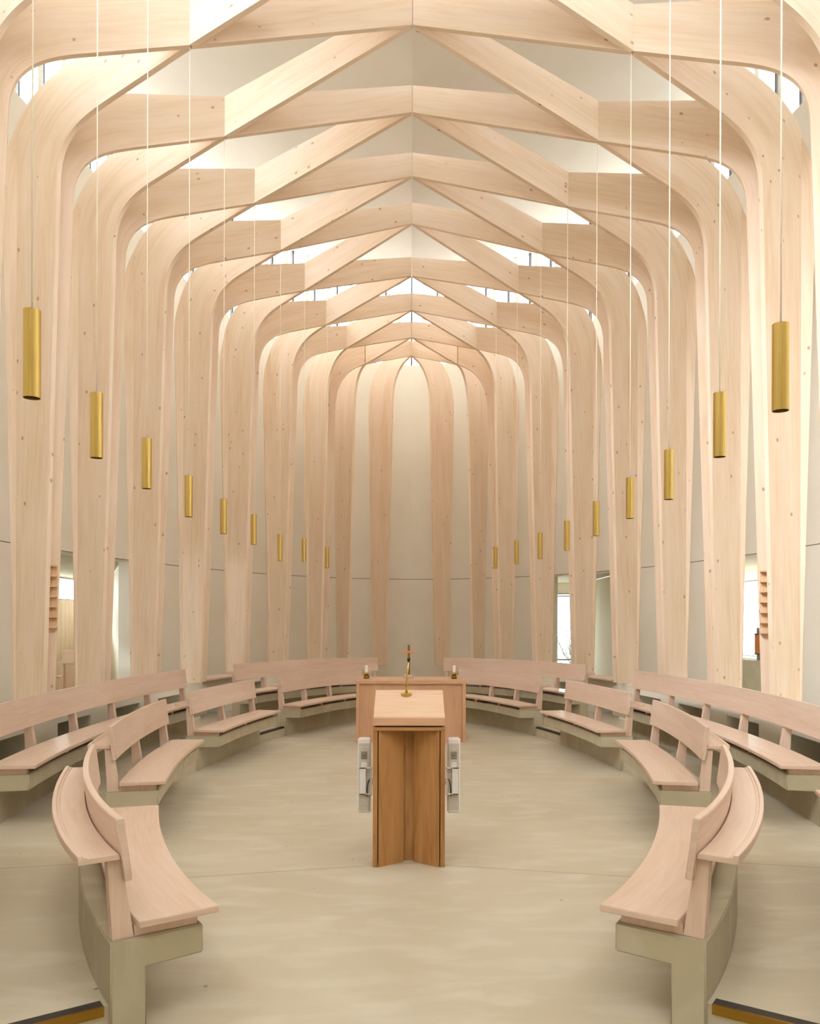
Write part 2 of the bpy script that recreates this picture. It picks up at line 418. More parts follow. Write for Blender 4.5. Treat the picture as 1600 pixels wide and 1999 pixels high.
def bench(ring, d0, d1, zf, zb, label, group, nposts):
    """zf: floor in front of the seat; zb: floor behind"""
    mid = ring.at((d0 + d1) / 2)[0]
    t = thing('curved_bench', label, 'bench', (mid.x, mid.y, zf), group)
    zt = zf + .385; zs = zf + .46
    b = MB(); b.sweep(ring.frames(d0 + .035, d1 - .035), [(.055, zt), (WALL_R1, zt), (WALL_R1, zf - .02), (WALL_R0, zf - .02), (WALL_R0, zt - .125), (.055, zt - .12)])
    b.build('concrete_base', 'conc', t, bevel=.006, autosmooth=30)
    b = MB(); b.sweep(ring.frames(d0, d1), [(0, zs), (.33, zs), (.33, zs - .028), (0, zs - .028)]); b.build('seat', 'bench', t, bevel=.003, autosmooth=30)
    b = MB(); b.sweep(ring.frames(d0 + .02, d1 - .02), [(.352, zs + .165), (.382, zs + .162), (.412, zs + .412), (.382, zs + .415)]); b.build('backrest', 'bench', t, bevel=.003, autosmooth=30)
    b = MB(); b.sweep(ring.frames(d0 + .03, d1 - .03), [(.392, zs + .25), (.555, zs + .25), (.555, zs + .286), (.535, zs + .286), (.533, zs + .278), (.522, zs + .278), (.52, zs + .274), (.402, zs + .274)])
    b.build('book_ledge', 'bench', t, bevel=.002, autosmooth=30)
    for i in range(nposts):
        d = d0 + .075 + (d1 - d0 - .15) * i / (nposts - 1)
        p, tg, n = ring.at(d)
        put = lambda a, z, h, p=p, tg=tg, n=n: p + n * a + tg * h + Vector((0, 0, z))
        b = MB(); b.prism([(.335, zt), (.42, zt), (.44, zs + .25), (.385, zs + .25)], -.0275, .0275, put); b.build('post', 'bench', t, bevel=.002)
        b = MB(); b.prism([(.075, zt), (.335, zt), (.335, zs - .028), (.075, zs - .028)], -.025, .025, put); b.build('bearer', 'bench', t, bevel=.002)
    return t
GI, GO = 'curved benches of the inner ring', 'curved benches of the outer ring'
rings_in = {s: Ring(side=s, **RIN) for s in (-1, 1)}; rings_out = {s: Ring(side=s, **ROUT) for s in (-1, 1)}
INNER = [(3.46, 5.36, 2, 'nearest inner bench on the {s}, seen end-on with its book ledge'),
         (6.17, 8.36, 3, 'second inner bench on the {s}, just beyond the nearest one'),
         (9.08, 11.12, 3, 'third inner bench on the {s}, short, just before the floor step'),
         (11.85, 13.78, 4, 'farthest inner bench on the {s}, disappearing behind the altar')]
in_spans = {-1: [], 1: []}
for s in (-1, 1):
    rg = rings_in[s]
    for y0, y1, npost, lab in INNER:
        d0, d1 = rg.s_at_y(y0), rg.s_at_y(y1); in_spans[s].append((d0, d1))
        bench(rg, d0, d1, ZI, ZO, 'limed oak bench, ' + lab.format(s=SIDE[s]), GI, npost)
    rg = rings_out[s]
    for y0, y1, npost, lab in [(2.9, 5.22, 3, 'outer bench cut off by the {s} picture edge, a corner showing'),
                               (6.1, 11.25, 6, 'long outer bench sweeping along the {s}-hand columns'),
                               (12.55, 14.93, 5, 'farthest outer bench on the {s}, against the far columns')]:
        bench(rg, rg.s_at_y(y0), rg.s_at_y(y1), ZO, ZO, 'limed oak ' + lab.format(s=SIDE[s]), GO, npost)

# ------------------------------------------------------------------ floors
m = MB(); m.box(-9.5, 9.5, -4, 24, -.12, 0)
struct(m.build('floor', 'floor'))
# raised outer floor, one slab each side, starting at the step by the nearest bench and following the inner ring
for s in (-1, 1):
    rg = rings_in[s]; d0 = in_spans[s][0][0] + .06; dE = rg.s[-1]
    m = MB(); k = 70; prev = None
    inn = [rg.at(d0 + (dE - d0) * i / k) for i in range(k + 1)]
    inner_pts = [p + n * (WALL_R0 + .03) for p, t, n in inn]
    inner_pts[-1].x = 0
    # outer boundary: radial from the first point, then along the wall ellipse
    p0, t0, n0 = inn[0]; q = p0 + n0 * .3
    while (q.x / WA) ** 2 + ((q.y - YC) / WB) ** 2 < 1.0: q = q + n0 * .02
    tA = math.atan2((q.y - YC) / WB, q.x / WA)
    tB = math.pi / 2
    if s < 0: 
        if tA < 0: tA += 2 * math.pi
    outer = [wall_pt(tA + (tB - tA) * i / k, .1) for i in range(k + 1)]
    up, dn = Vector((0, 0, ZO)), Vector((0, 0, .0))
    for i in range(k):
        a, b, c, d = inner_pts[i], inner_pts[i + 1], outer[i + 1], outer[i]
        m.face([x + up for x in (a, b, c, d)]); m.face([x + dn for x in (a, b, c, d)])
        m.face([a + dn, b + dn, b + up, a + up]); m.face([d + dn, c + dn, c + up, d + up])
    a, d = inner_pts[0], outer[0]; m.face([a + dn, d + dn, d + up, a + up])
    struct(m.build('floor_' + SIDE[s], 'floor', origin=(s * 3, YC, 0)))
    # nosing of the near step
    a = p0 + n0 * (WALL_R1 + .02); b_ = p0 + n0 * 1.9; tg = t0
    def T(v, a=a, n0=n0, tg=tg): return a + n0 * v.x + tg * v.y + Vector((0, 0, v.z))
    st = thing('step_nosing', 'black and brass step nosing at the lower %s corner beside the nearest bench' % SIDE[s], 'step nosing', (a.x, a.y, ZO))
    m = MB(); m.box(0, 1.5, -.002, .055, ZO - .005, ZO + .004, T=T); m.build('tread_strip', 'black', st)
    m = MB(); m.box(0, 1.5, -.012, -.002, ZO - .035, ZO + .006, T=T); m.build('brass_edge', 'brass_dark', st)
    # nosing in the gap before the farthest inner bench
    g0, g1 = in_spans[s][2][1] - .03, in_spans[s][3][0] + .03
    m = MB(); m.sweep(rg.frames(g0, g1), [(WALL_R0 + .025, ZO - .02), (WALL_R0 + .085, ZO - .02), (WALL_R0 + .085, ZO + .004), (WALL_R0 + .025, ZO + .004)])
    tag(m.build('stair_nosing', 'black'), 'dark nosing strip on the small step between the third and farthest inner benches, %s' % SIDE[s], 'step nosing')

# ------------------------------------------------------------------ timber ribs
COLS = {}
for n, px in ((0, None), (1, 33), (2, 152), (3, 261), (4, 358), (5, 445), (6, 527), (7, 604)):
    Y = YC + 1.455 * (n - 1)
    if px is None: X = 4.10
    else:
        X = -at_y(px, PY, Y).x; pr = {1: 1558, 2: 1441, 3: 1337, 4: 1242}.get(n)
        if pr: X = (X + at_y(pr, PY, Y).x) / 2
    COLS[n] = (X, Y)
COLS[8] = (1.595, 18.1); COLS[9] = (.837, 18.6)
NODES = {}
ndx = [432, 364, 306, 255, 208.5, 166.5, 126.5, 89.5]; ndy = [97.5, 273, 401.5, 492.5, 569.5, 636, 681, 711.5]
nY = [7.913 + 1.455 * i for i in range(7)] + [17.45]
for i in range(8): NODES[i + 1] = (ndx[i] / 1600 * nY[i], nY[i], H + (PY - ndy[i]) * nY[i] / 1600)
NODES[0] = (2.07, 6.458, 7.22)
RY = [53, 222.5, 346.5, 438.5, 540, 607, 660, 695.5]; rY = [8.64, 10.095, 11.55, 13.0, 14.46, 15.9, 17.0, 17.95]
RIDGE = {0: (7.185, 7.92)}
for i in range(8): RIDGE[i + 1] = (rY[i], H + (PY - RY[i]) * rY[i] / 1600)
TH = .06
ZP = .70                                    # plinth top, where the ribs stand
def bez(a, b, c, d, t):
    k = 1 - t; return (k**3 * a[0] + 3 * k * k * t * b[0] + 3 * k * t * t * c[0] + t**3 * d[0], k**3 * a[1] + 3 * k * k * t * b[1] + 3 * k * t * t * c[1] + t**3 * d[1])
def strip_prism(mb, A, B, th, put):
    """A, B: matching inner / outer polylines in (u, z)"""
    L = 0; n = len(A)
    for i in range(n - 1):
        c0 = ((A[i][0] + B[i][0]) / 2, (A[i][1] + B[i][1]) / 2); c1 = ((A[i+1][0] + B[i+1][0]) / 2, (A[i+1][1] + B[i+1][1]) / 2)
        L2 = L + math.hypot(c1[0] - c0[0], c1[1] - c0[1])
        w0 = math.hypot(A[i][0] - B[i][0], A[i][1] - B[i][1]); w1 = math.hypot(A[i+1][0] - B[i+1][0], A[i+1][1] - B[i+1][1])
        for h in (-th, th): mb.face([put(*A[i], h), put(*A[i+1], h), put(*B[i+1], h), put(*B[i], h)], [(L, 0), (L2, 0), (L2, w1), (L, w0)])
        for P, o in ((A, 2), (B, 4)): mb.face([put(*P[i], -th), put(*P[i+1], -th), put(*P[i+1], th), put(*P[i], th)], [(L, o), (L2, o), (L2, o + 2 * th), (L, o + 2 * th)])
        L = L2
    for i in (0, n - 1): mb.face([put(*A[i], -th), put(*A[i], th), put(*B[i], th), put(*B[i], -th)])
def rib(side, col, node, ridge, label):
    cx, cy = side * COLS[col][0], COLS[col][1]
    nx, ny, nz = (side * NODES[node][0], NODES[node][1], NODES[node][2]) if node is not None else (0, RIDGE[ridge][0], RIDGE[ridge][1])
    t = thing('timber_rib', label, 'timber rib', (cx, cy, ZP), 'timber ribs of the vault')
    d = Vector((nx - cx, ny - cy, 0)); un = d.length; d.normalize(); nrm = Vector((-d.y, d.x, 0))
    put = lambda u, z, h: Vector((cx, cy, 0)) + d * u + nrm * h + Vector((0, 0, z))
    zc = nz - 1.02; slope = .34; dep = .45 if node is not None else .34
    uc = min(1.15, un)                      # where the corner curve ends on the soffit
    zi = nz - slope * (un - uc)
    zo_n = nz + dep; uo = min(1.15, un); zo = zo_n - .2 * (un - uo)
    A = []; B = []
    for k in range(9):
        f = k / 8; z = ZP + .004 + (zc - ZP - .004) * f
        A.append((.36 + .17 * f - .03 * math.sin(f * math.pi) * 0, z)); B.append((-.02 - .13 * f, z))
    pa = A[-1]; pb = B[-1]; ri = uc - pa[0]
    for k in range(1, 21):
        f = k / 20
        A.append(bez(pa, (pa[0] + .005, pa[1] + (zi - pa[1]) * .62), (uc - ri * .62, zi - slope * ri * .62), (uc, zi), f))
        B.append(bez(pb, (pb[0] - .0, pb[1] + (zo - pb[1]) * .70), (uo - (uo - pb[0]) * .60, zo - .2 * (uo - pb[0]) * .60), (uo, zo), f))
    if un > uc + .05:
        for k in range(1, 5):
            f = k / 4; A.append((uc + (un - uc) * f, zi + (nz - zi) * f)); B.append((uo + (un - uo) * f, zo + (zo_n - zo) * f))
    mb = MB(); strip_prism(mb, A, B, TH / 2, put); mb.build('leg', 'rib', t, autosmooth=30)
    if node is not None and ridge is not None:
        ry, rz = RIDGE[ridge]
        e = Vector((0 - nx, ry - ny, 0)); L = e.length; e.normalize(); n2 = Vector((-e.y, e.x, 0))
        put2 = lambda u, z, h: Vector((nx, ny, 0)) + e * u + n2 * h + Vector((0, 0, z))
        g = .016
        AA = [(g + (L - 2 * g) * k / 4, nz + (rz - nz) * k / 4) for k in range(5)]; BB = [(g + (L - 2 * g) * k / 4, nz + dep + (rz + .33 - nz - dep) * k / 4) for k in range(5)]
        mb = MB(); strip_prism(mb, AA, BB, TH / 2, put2); mb.build('ridge_beam', 'rib', t)
    return t
for s in (-1, 1):
    S = SIDE[s]
    for n in range(1, 9):
        w = ORD[9 - n]
        rib(s, n, n, n - 1, 'pale timber rib on the %s column %s of far centre, arching towards the viewer' % (w, S))
        w = ORD[9 - (n - 1)]
        rib(s, n - 1, n, n, 'pale timber rib on the %s column %s of far centre, arching away from viewer' % (w, S))
    rib(s, 0, 0, None, 'pale timber rib cut off in the top %s corner, arching towards the viewer' % S)
    rib(s, 9, None, 8, 'pale timber rib just %s of the far centre, curving up to the last ridge point' % S)

# plinth ring carrying the columns, with dark recesses under them
def col_frames(side, Y0, Y1):
    out = []; k = max(2, int((Y1 - Y0) / .12)); L = 0
    A_, B_ = 4.15, 10.2
    for i in range(k + 1):
        Y = Y0 + (Y1 - Y0) * i / k; c = (Y - YC) / B_
        X = A_ * math.sqrt(max(0, 1 - c * c)); n = Vector((X / A_**2, (Y - YC) / B_**2, 0)).normalized()
        p = Vector((side * X, Y, 0)); n.x *= side
        out.append(((lambda r, z, p=p, n=n: p + n * r + Vector((0, 0, z))), L)); L += abs(Y1 - Y0) / k
    return out
PR0, PR1 = -.40, .12
for s in (-1, 1):
    m = MB(); cuts = [Y for n, (X, Y) in COLS.items() if 1 <= n <= 6]
    edges = [5.6]
    for Y in sorted(cuts): edges += [Y - 1.32, Y - .45]
    edges.append(17.6)
    m.sweep(col_frames(s, 5.6, 17.6), [(PR0, .57), (PR1, .57), (PR1, ZP), (PR0, ZP)])
    for a, b in zip(edges[::2], edges[1::2]): m.sweep(col_frames(s, a, b), [(PR0, ZO), (PR1, ZO), (PR1, .575), (PR0, .575)])
    struct(m.build('wall_plinth_' + SIDE[s], 'alcove', autosmooth=30))
    m = MB(); m.sweep(col_frames(s, 5.6, 17.6), [(PR1 - .07, ZO), (PR1 - .02, ZO), (PR1 - .02, .57), (PR1 - .07, .57)]); struct(m.build('trim_recess_shade_' + SIDE[s], 'recess', autosmooth=30))  # dark backing strip, the shade of the recesses put into its colour
    fr = col_frames(s, 12.75, 14.2)
    t = thing('plinth_seat', 'wooden slab seat on the %s plinth between the far columns' % SIDE[s], 'seat', tuple(fr[6][0](-.3, ZP)))
    m = MB(); m.sweep(col_frames(s, 13.2, 14.3), [(-.55, ZP + .022), (-.1, ZP + .022), (-.1, ZP + .05), (-.55, ZP + .05)]); m.build('slab', 'bench', t, bevel=.003, autosmooth=30)
    for Y in (13.3, 14.2):
        m = MB(); m.sweep(col_frames(s, Y - .03, Y + .03), [(-.39, ZP + .003), (-.14, ZP + .003), (-.14, ZP + .022), (-.39, ZP + .022)]); m.build('bearer', 'bench', t)

# ------------------------------------------------------------------ pendants
PL = {-1: [(62, 613, 781), (188, 771, 896), (286, 857, 955), (368, 931, 1010), (436, 976, 1043), (495, 1006, 1064), (546, 1043, 1096), (593, 1052, 1098), (638, 1067, 1110)],
      1: [(1523, 642, 806), (1404, 771, 894), (1305, 880, 976), (1229, 935, 1013), (1163, 980, 1047), (1106, 1019, 1076), (1054, 1041, 1092), (1008, 1056, 1102), (967, 1069, 1111)]}
LEN = .392
for s in (-1, 1):
    for i, (x, y0, y1) in enumerate(PL[s]):
        Y = 3.69 if i == 0 else 7.913 + 1.455 * (i - 3)
        b = at_y(x, y1 - (4 if i == 0 else 2 if i == 1 else 1), Y); zb = b.z; zt = zb + LEN; r = .038
        lab = 'nearest' if i == 0 else 'farthest' if i == 8 else ORD[i] + ' nearest'
        t = thing('pendant_lamp', 'brass tube pendant, %s of the %s-hand row, on a thin wire' % (lab, SIDE[s]), 'pendant lamp', (b.x, Y, zb), 'brass tube pendants')
        m = MB(); m.lathe([(r, 0), (r, LEN), (.006, LEN + .002)], (b.x, Y, zb), 36); m.lathe([(r, 0), (r - .003, 0), (r - .003, .12)], (b.x, Y, zb), 36); m.build('tube', 'brass', t, autosmooth=40)
        m = MB(); m.lathe([(0, .06), (r - .003, .06)], (b.x, Y, zb), 24); m.build('reflector', 'black', t)
        top = 7.2
        if i >= 3: top = NODES[i - 2][2] + .02
        m = MB(); m.tube([(b.x, Y, zb + LEN - .01), (b.x, Y, top)], .004, 6); m.build('wire', 'wire', t)
        L = bpy.data.lights.new('lamp', 'SPOT'); L.energy = 9; L.spot_size = R(70); L.spot_blend = .6; L.color = (1, .84, .62); L.shadow_soft_size = .03
        lo = bpy.data.objects.new('lamp_bulb', L); COL.objects.link(lo); lo.parent = t; lo.location = (0, 0, .05)

# ------------------------------------------------------------------ hymn boards on two columns
for s in (-1, 1):
    cx, cy = s * COLS[1][0], COLS[1][1]; nx, ny, _ = NODES[2]; d = Vector((s * nx - cx, ny - cy, 0)).normalized(); nm = Vector((-d.y, d.x, 0)) * -s
    if nm.y > 0: nm = -nm
    T = lambda v: Vector((cx, cy, 0)) + d * v.x + nm * v.y + Vector((0, 0, v.z))
    z0 = H - 12 * 8.75 / 1600; z1 = H + 110 * 8.75 / 1600
    if s > 0: z0 -= .04; z1 -= .03
    u0, u1 = (.19, .385)
    loc = T(Vector(((u0 + u1) / 2, .05, z0)))
    t = thing('hymn_board', 'pale wooden hymn board of stacked ledges fixed to the nearest %s column' % SIDE[s], 'hymn board', loc)
    m = MB(); m.box(u0, u1, TH / 2, TH / 2 + .018, z0, z1, T=T); m.build('board', 'hymn', t)
    for k in range(7):
        z = z0 + (z1 - z0 - .02) * k / 6
        m = MB(); m.box(u0, u1, TH / 2 + .018, TH / 2 + .085, z, z + .022, T=T); m.build('ledge', 'hymn', t, bevel=.003)

# ------------------------------------------------------------------ lectern
lx, ly = -.009, 5.532
t = thing('lectern', 'brown oak lectern with folded front panels and pale sloping top', 'lectern', (lx, ly, 0))
B = lambda v: Vector((lx, ly, 0)) + v
for s in (-1, 1):
    m = MB(); m.box(min(s * .243, s * .212), max(s * .243, s * .212), 0, .34, 0, .921, T=B); m.build('side_board', 'oak', t, bevel=.002)
    poly = [(s * .206, .004), (s * .2, -.004 + .004), (s * .037, .126), (s * .037, .16), (s * .206, .034)]
    for back in (0, 1):
        m = MB(); m.prism([(a, (.34 - b if back else b)) for a, b in poly], 0, .92, lambda a, b, h: Vector((lx + a, ly + b, h))); m.build('front_panel' if not back else 'rear_panel', 'oak', t)
m = MB(); m.box(-.05, .05, .163, .18, 0, .92, T=B); m.build('centre_post', 'oak', t)
m = MB(); m.box(-.245, .245, -.004, .36, .921, .945, T=B); m.build('shelf', 'oak', t, bevel=.002)
m = MB(); m.box(-.225, .225, .03, .33, .945, .956, T=B); m.build('gap_shade', 'black', t)  # black fill standing in for the shade in the gap under the desk
m = MB(); m.prism([(.022, .956), (.022, 1.011), (.40, 1.165), (.40, .956)], -.2415, .2415, lambda a, b, h: Vector((lx + h, ly + a, b))); m.build('desk_top', 'oak_pale', t, bevel=.002)['label'] = 'pale sloping reading top'
m = MB(); m.box(-.2425, .2425, -.004, .021, .955, 1.008, T=B); m.build('desk_lip_shaded', 'altar', t, bevel=.003)  # front lip in darker wood, its shade put into the colour
# microphone standing on the lectern
bx = at_y(793, 1355, ly + .33); by = ly + .33; bz = 1.002 + .33 / .40 * .163
t = thing('microphone', 'slim brass gooseneck microphone standing on the lectern top', 'microphone', (bx.x, by, bz))
sl = math.atan2(.163, .40)
m = MB(); m.lathe([(0, -.004), (.04, -.004), (.04, .006), (.014, .012), (.012, .02), (0, .02)], (0, 0, 0), 28)
for v in m.v: y, z = v.y, v.z; v.y = y * math.cos(sl) - z * math.sin(sl) + by; v.z = y * math.sin(sl) + z * math.cos(sl) + bz; v.x += bx.x
m.build('base', 'brass', t, autosmooth=40)
tp = at_y(797.5, 1288, by)
m = MB(); m.tube([(bx.x, by, bz), (bx.x + .002, by, bz + .08), (bx.x + .006, by, bz + .15), (tp.x, by, tp.z - .01)], [.008, .008, .0055, .0045], 10); m.build('stem', 'brass', t)
m = MB(); m.lathe([(0, -.012), (.009, -.010), (.012, 0), (.010, .012), (0, .016)], tp, 16); m.build('microphone_head', 'black', t)

# loudspeakers bracketed to the lectern sides
for s in (-1, 1):
    cx = lx + s * .312; cy = ly + .20; z0, z1 = .325, .845
    t = thing('column_loudspeaker', 'white column loudspeaker bracketed to the %s side of the lectern' % SIDE[s], 'loudspeaker', (cx, cy, z0), 'loudspeakers on the lectern')
    poly = [(-.045, -.02), (.045, -.02), (.045, .03), (.03, .05), (-.03, .05), (-.045, .03)]
    m = MB(); m.prism(poly, z0, z1, lambda a, b, h: Vector((cx + a, cy + b, h))); m.build('housing', 'white', t, bevel=.008, seg=3)
    m = MB(); m.box(-.037, .037, -.024, -.02, z0 + .02, z1 - .035, T=lambda v: Vector((cx, cy, 0)) + v); m.build('back_plate', 'grey', t, bevel=.002)
    m = MB(); m.box(-.022, .022, -.0265, -.024, z1 - .145, z1 - .09, T=lambda v: Vector((cx, cy, 0)) + v); pl = m.build('rating_plate', 'plate', t)
    for k, (w, zz) in enumerate(((.012, .102), (.030, .114), (.026, .122), (.030, .138))):
        m = MB(); m.box(-.016 if k else .004, -.016 + w if k else .016, -.0272, -.0265, z1 - zz - .0025, z1 - zz, T=lambda v: Vector((cx, cy, 0)) + v); m.build('printed_line', 'dark', pl)
    m = MB(); m.box(-.02, .02, -.034, -.024, z1 - .205, z1 - .165, T=lambda v: Vector((cx, cy, 0)) + v); m.build('connector_block', 'white', t, bevel=.003)
    br = MB()
    for z in (z1 - .2, z0 + .14): br.box(min(-s * .055, s * .03), max(-s * .055, s * .03), -.05, -.024, z - .006, z, T=lambda v: Vector((cx, cy, 0)) + v)
    br.box(min(s * .03, -s * .012), max(s * .03, -s * .012), -.05, -.04, z0 + .134, z1 - .2, T=lambda v: Vector((cx, cy, 0)) + v)
    br.box(min(-s * .055, -s * .0495), max(-s * .055, -s * .0495), -.05, .0, z0 + .13, z1 - .2, T=lambda v: Vector((cx, cy, 0)) + v)
    br.box(min(-s * .055, -s * .07), max(-s * .055, -s * .07), -.03, -.0, z0 + .2, z0 + .24, T=lambda v: Vector((cx, cy, 0)) + v)
    br.build('bracket', 'white', t)
    m = MB(); m.tube([(cx - s * .042, cy - .03, z0 + .24), (cx - s * .03, cy - .036, z0 + .225), (cx - s * .022, cy - .036, z0 + .18), (cx - s * .02, cy - .034, z0 + .12)], .0035, 6); m.build('cable', 'black', t)
    for a in (-.024, .024):
        for z in (z0 + .06, z1 - .06, z0 + .27): 
            m = MB(); m.lathe([(0, .001), (.004, 0), (.004, -.003)], (0, 0, 0), 10)
            for v in m.v: v.y, v.z = -v.z - .0245 + cy, v.y + z; v.x += cx + a
            for v in m.v: pass
            m.build('screw', 'white', t)

# ------------------------------------------------------------------ altar with cross and candles
ax, ay = .007, 11.31; AW = .756; AH = .853; AD = .82
t = thing('altar_table', 'broad oak altar table behind the lectern with two candles on it', 'altar', (ax, ay, 0))
Ta = lambda v: Vector((ax, ay, 0)) + v
m = MB(); m.box(-AW, AW, 0, AD, AH - .045, AH, T=Ta); m.build('table_top', 'altar', t, bevel=.002)
for s in (-1, 1):
    m = MB(); m.box(min(s * AW, s * (AW - .045)), max(s * AW, s * (AW - .045)), 0, AD, 0, AH - .045, T=Ta, up=True); m.build('side_panel', 'altar', t, bevel=.002)
m = MB(); m.box(-AW + .045, AW - .045, .045, .075, 0, AH - .045, T=Ta, up=True); m.build('front_panel', 'altar', t)
m = MB(); m.box(-AW + .045, AW - .045, AD - .075, AD - .045, 0, AH - .045, T=Ta); m.build('back_panel', 'altar', t)
for s, px in ((-1, 715), (1, 886)):
    p = at_y(px, 1325, ay + .42)
    t = thing('candlestick', 'white candle on a low brass holder at the %s end of the altar' % SIDE[s], 'candle', (p.x, ay + .42, AH), 'altar candles')
    m = MB(); m.lathe([(0, 0), (.038, 0), (.042, .022), (.034, .045), (.03, .05), (0, .05)], (p.x, ay + .42, AH), 8); m.build('foot', 'brass_dark', t)
    m = MB(); m.lathe([(0, .05), (.02, .05), (.05, .058), (.072, .066), (.073, .07), (.05, .064), (.024, .06), (.026, .085), (.022, .085), (0, .075)], (p.x, ay + .42, AH), 28); m.build('drip_tray', 'brass', t, autosmooth=40)
    m = MB(); m.lathe([(0, .075), (.021, .075), (.021, .185), (.012, .19), (0, .186)], (p.x, ay + .42, AH), 24); m.build('candle', 'wax', t, autosmooth=40)
    m = MB(); m.tube([(p.x, ay + .42, AH + .186), (p.x + .001, ay + .42, AH + .2)], .0015, 6); m.build('wick', 'black', t)
p = at_y(797.5, 1320, ay + .5); cx, cy = p.x, ay + .5
ct = at_y(797, 1259, cy).z; cb = at_y(797, 1272.5, cy).z
t = thing('standing_cross', 'small brass and wood cross on a pale base at the altar centre', 'cross', (cx, cy, AH), None)
m = MB(); m.box(-.07, .07, -.05, .05, 0, .05, T=lambda v: Vector((cx, cy, AH)) + v); m.build('base', 'stone', t, bevel=.006)
m = MB(); m.box(-.017, .017, -.012, .012, AH + .05, ct, T=lambda v: Vector((cx, cy, 0)) + v); m.build('upright', 'brass_dark', t, bevel=.002)
m = MB(); m.box(-.105, .105, -.014, .014, cb - .016, cb + .016, T=lambda v: Vector((cx, cy, 0)) + v); m.build('crossbar', 'altar', t, bevel=.002)

# ------------------------------------------------------------------ alcoves outside the openings
def face_wall(mb, a, b, z0, z1): mb.face([Vector((a[0], a[1], z0)), Vector((b[0], b[1], z0)), Vector((b[0], b[1], z1)), Vector((a[0], a[1], z1))])
def slab_wall(name, a, b, z0, z1, mat, th=.15, holes=()):
    a, b = Vector((a[0], a[1], 0)), Vector((b[0], b[1], 0)); d = (b - a); L = d.length; d.normalize(); n = Vector((d.y, -d.x, 0))
    m = MB(); xs = sorted({0, L, *[h[0] for h in holes], *[h[1] for h in holes]}); zs = sorted({z0, z1, *[h[2] for h in holes], *[h[3] for h in holes]})
    for x0, x1 in zip(xs, xs[1:]):
        for c0, c1 in zip(zs, zs[1:]):
            if any(h[0] <= (x0 + x1) / 2 <= h[1] and h[2] <= (c0 + c1) / 2 <= h[3] for h in holes): continue
            m.box(x0, x1, 0, th, c0, c1, T=lambda v: a + d * v.x + n * v.y + Vector((0, 0, v.z)))
    return struct(m.build(name, mat))
def glazing(name, a, b, z0, z1, bars=(), bw=.04):
    a, b = Vector((a[0], a[1], 0)), Vector((b[0], b[1], 0)); d = (b - a); L = d.length; d.normalize(); n = Vector((d.y, -d.x, 0))
    T = lambda v: a + d * v.x + n * v.y + Vector((0, 0, v.z))
    m = MB()
    for x0, x1, c0, c1 in [(0, L, z0, z0 + bw), (0, L, z1 - bw, z1), (0, bw, z0, z1), (L - bw, L, z0, z1)] + list(bars): m.box(x0, x1, .03, .09, c0, c1, T=T)
    o = struct(m.build(name, 'dark'))
    m = MB(); m.box(0, L, .055, .062, z0, z1, T=T); m.build('pane', 'glass', o)
def alcove(tag_, key, B1, B2):
    W1, W2 = [wall_pt(t, .3) for t in OPEN[key]]
    return W1, W2
# left alcove: back wall with a high window strip over wooden boarding
Wn, Wf = wall_pt(OPEN['left'][0], .3), wall_pt(OPEN['left'][1], .3)
if Wn.y > Wf.y: Wn, Wf = Wf, Wn
Bn, Bf = (-7.95, 10.5), (-7.95, 21.6)
slab_wall('wall_alcove_near', Wn, Bn, 0, Z2, 'alcove', -.15)
slab_wall('wall_alcove_far', (Bf[0], Bf[1]), Wf, 0, Z2, 'alcove', -.15)
slab_wall('wall_alcove_back', Bn, Bf, 0, Z2 + .15, 'alcove', -.2, holes=[(.3, 10.9, 2.16, Z2 - .02)])
glazing('window_31', (-8.05, 10.8), (-8.05, 21.4), 2.16, Z2 - .02, [(4.9, 4.95, 2.16, Z2 - .02)], .02)
m = MB(); m.face([Vector((q[0], q[1], Z2 + .002)) for q in (Wn, Bn, Bf, Wf)]); m.face([Vector((q[0], q[1], Z2 + .2)) for q in (Wn, Bn, Bf, Wf)])
struct(m.build('ceiling_alcove', 'sill'))
m = MB(); pts = [Vector((q[0], q[1], ZO)) for q in (Wn, Bn, Bf, Wf)]; m.face(pts); m.face([q - Vector((0, 0, .1)) for q in pts]); struct(m.build('floor_alcove', 'floor'))
m = MB(); m.box(-8.8, -8.16, 10.4, 22, Z2 + .16, Z2 + .3); struct(m.build('trim_added_sunshade', 'fin'))  # unseen slab added to keep the sun out of the alcove window
y = 12.0
t = thing('wall_panelling', 'pale upright boarding under the window strip in the left alcove', 'panelling', (-7.9, 17, ZO))
while y < 21.4:
    m = MB(); m.box(-7.93, -7.9, y, y + .215, ZO, 2.16); m.build('board', 'rib', t); y += .222
sx, sy = -5.62, 13.55
t = thing('stall', 'pale wooden stall with a panelled back, glimpsed between the two nearest left columns', 'stall', (sx, sy, ZO))
T = lambda v: Vector((sx, sy, 0)) + v
m = MB(); m.box(-.1, .1, -.02, .02, 1.0, 1.19, T=T); m.build('back_panel', 'oak_pale', t)
m = MB(); m.box(-.3, .13, -.04, .06, .97, 1.0, T=T); m.build('rail', 'oak_pale', t)
for a in (-.1, .08, -.3):
    m = MB(); m.box(a, a + .03, -.02, .02, ZO, .97, T=T); m.build('leg', 'oak_pale', t)
m = MB(); m.box(-.07, .08, 0, .02, ZO, .94, T=T); m.build('front_panel', 'oak_pale', t)
m = MB(); m.box(-.33, -.1, .05, .45, .72, .75, T=T); m.build('seat', 'oak_pale', t)
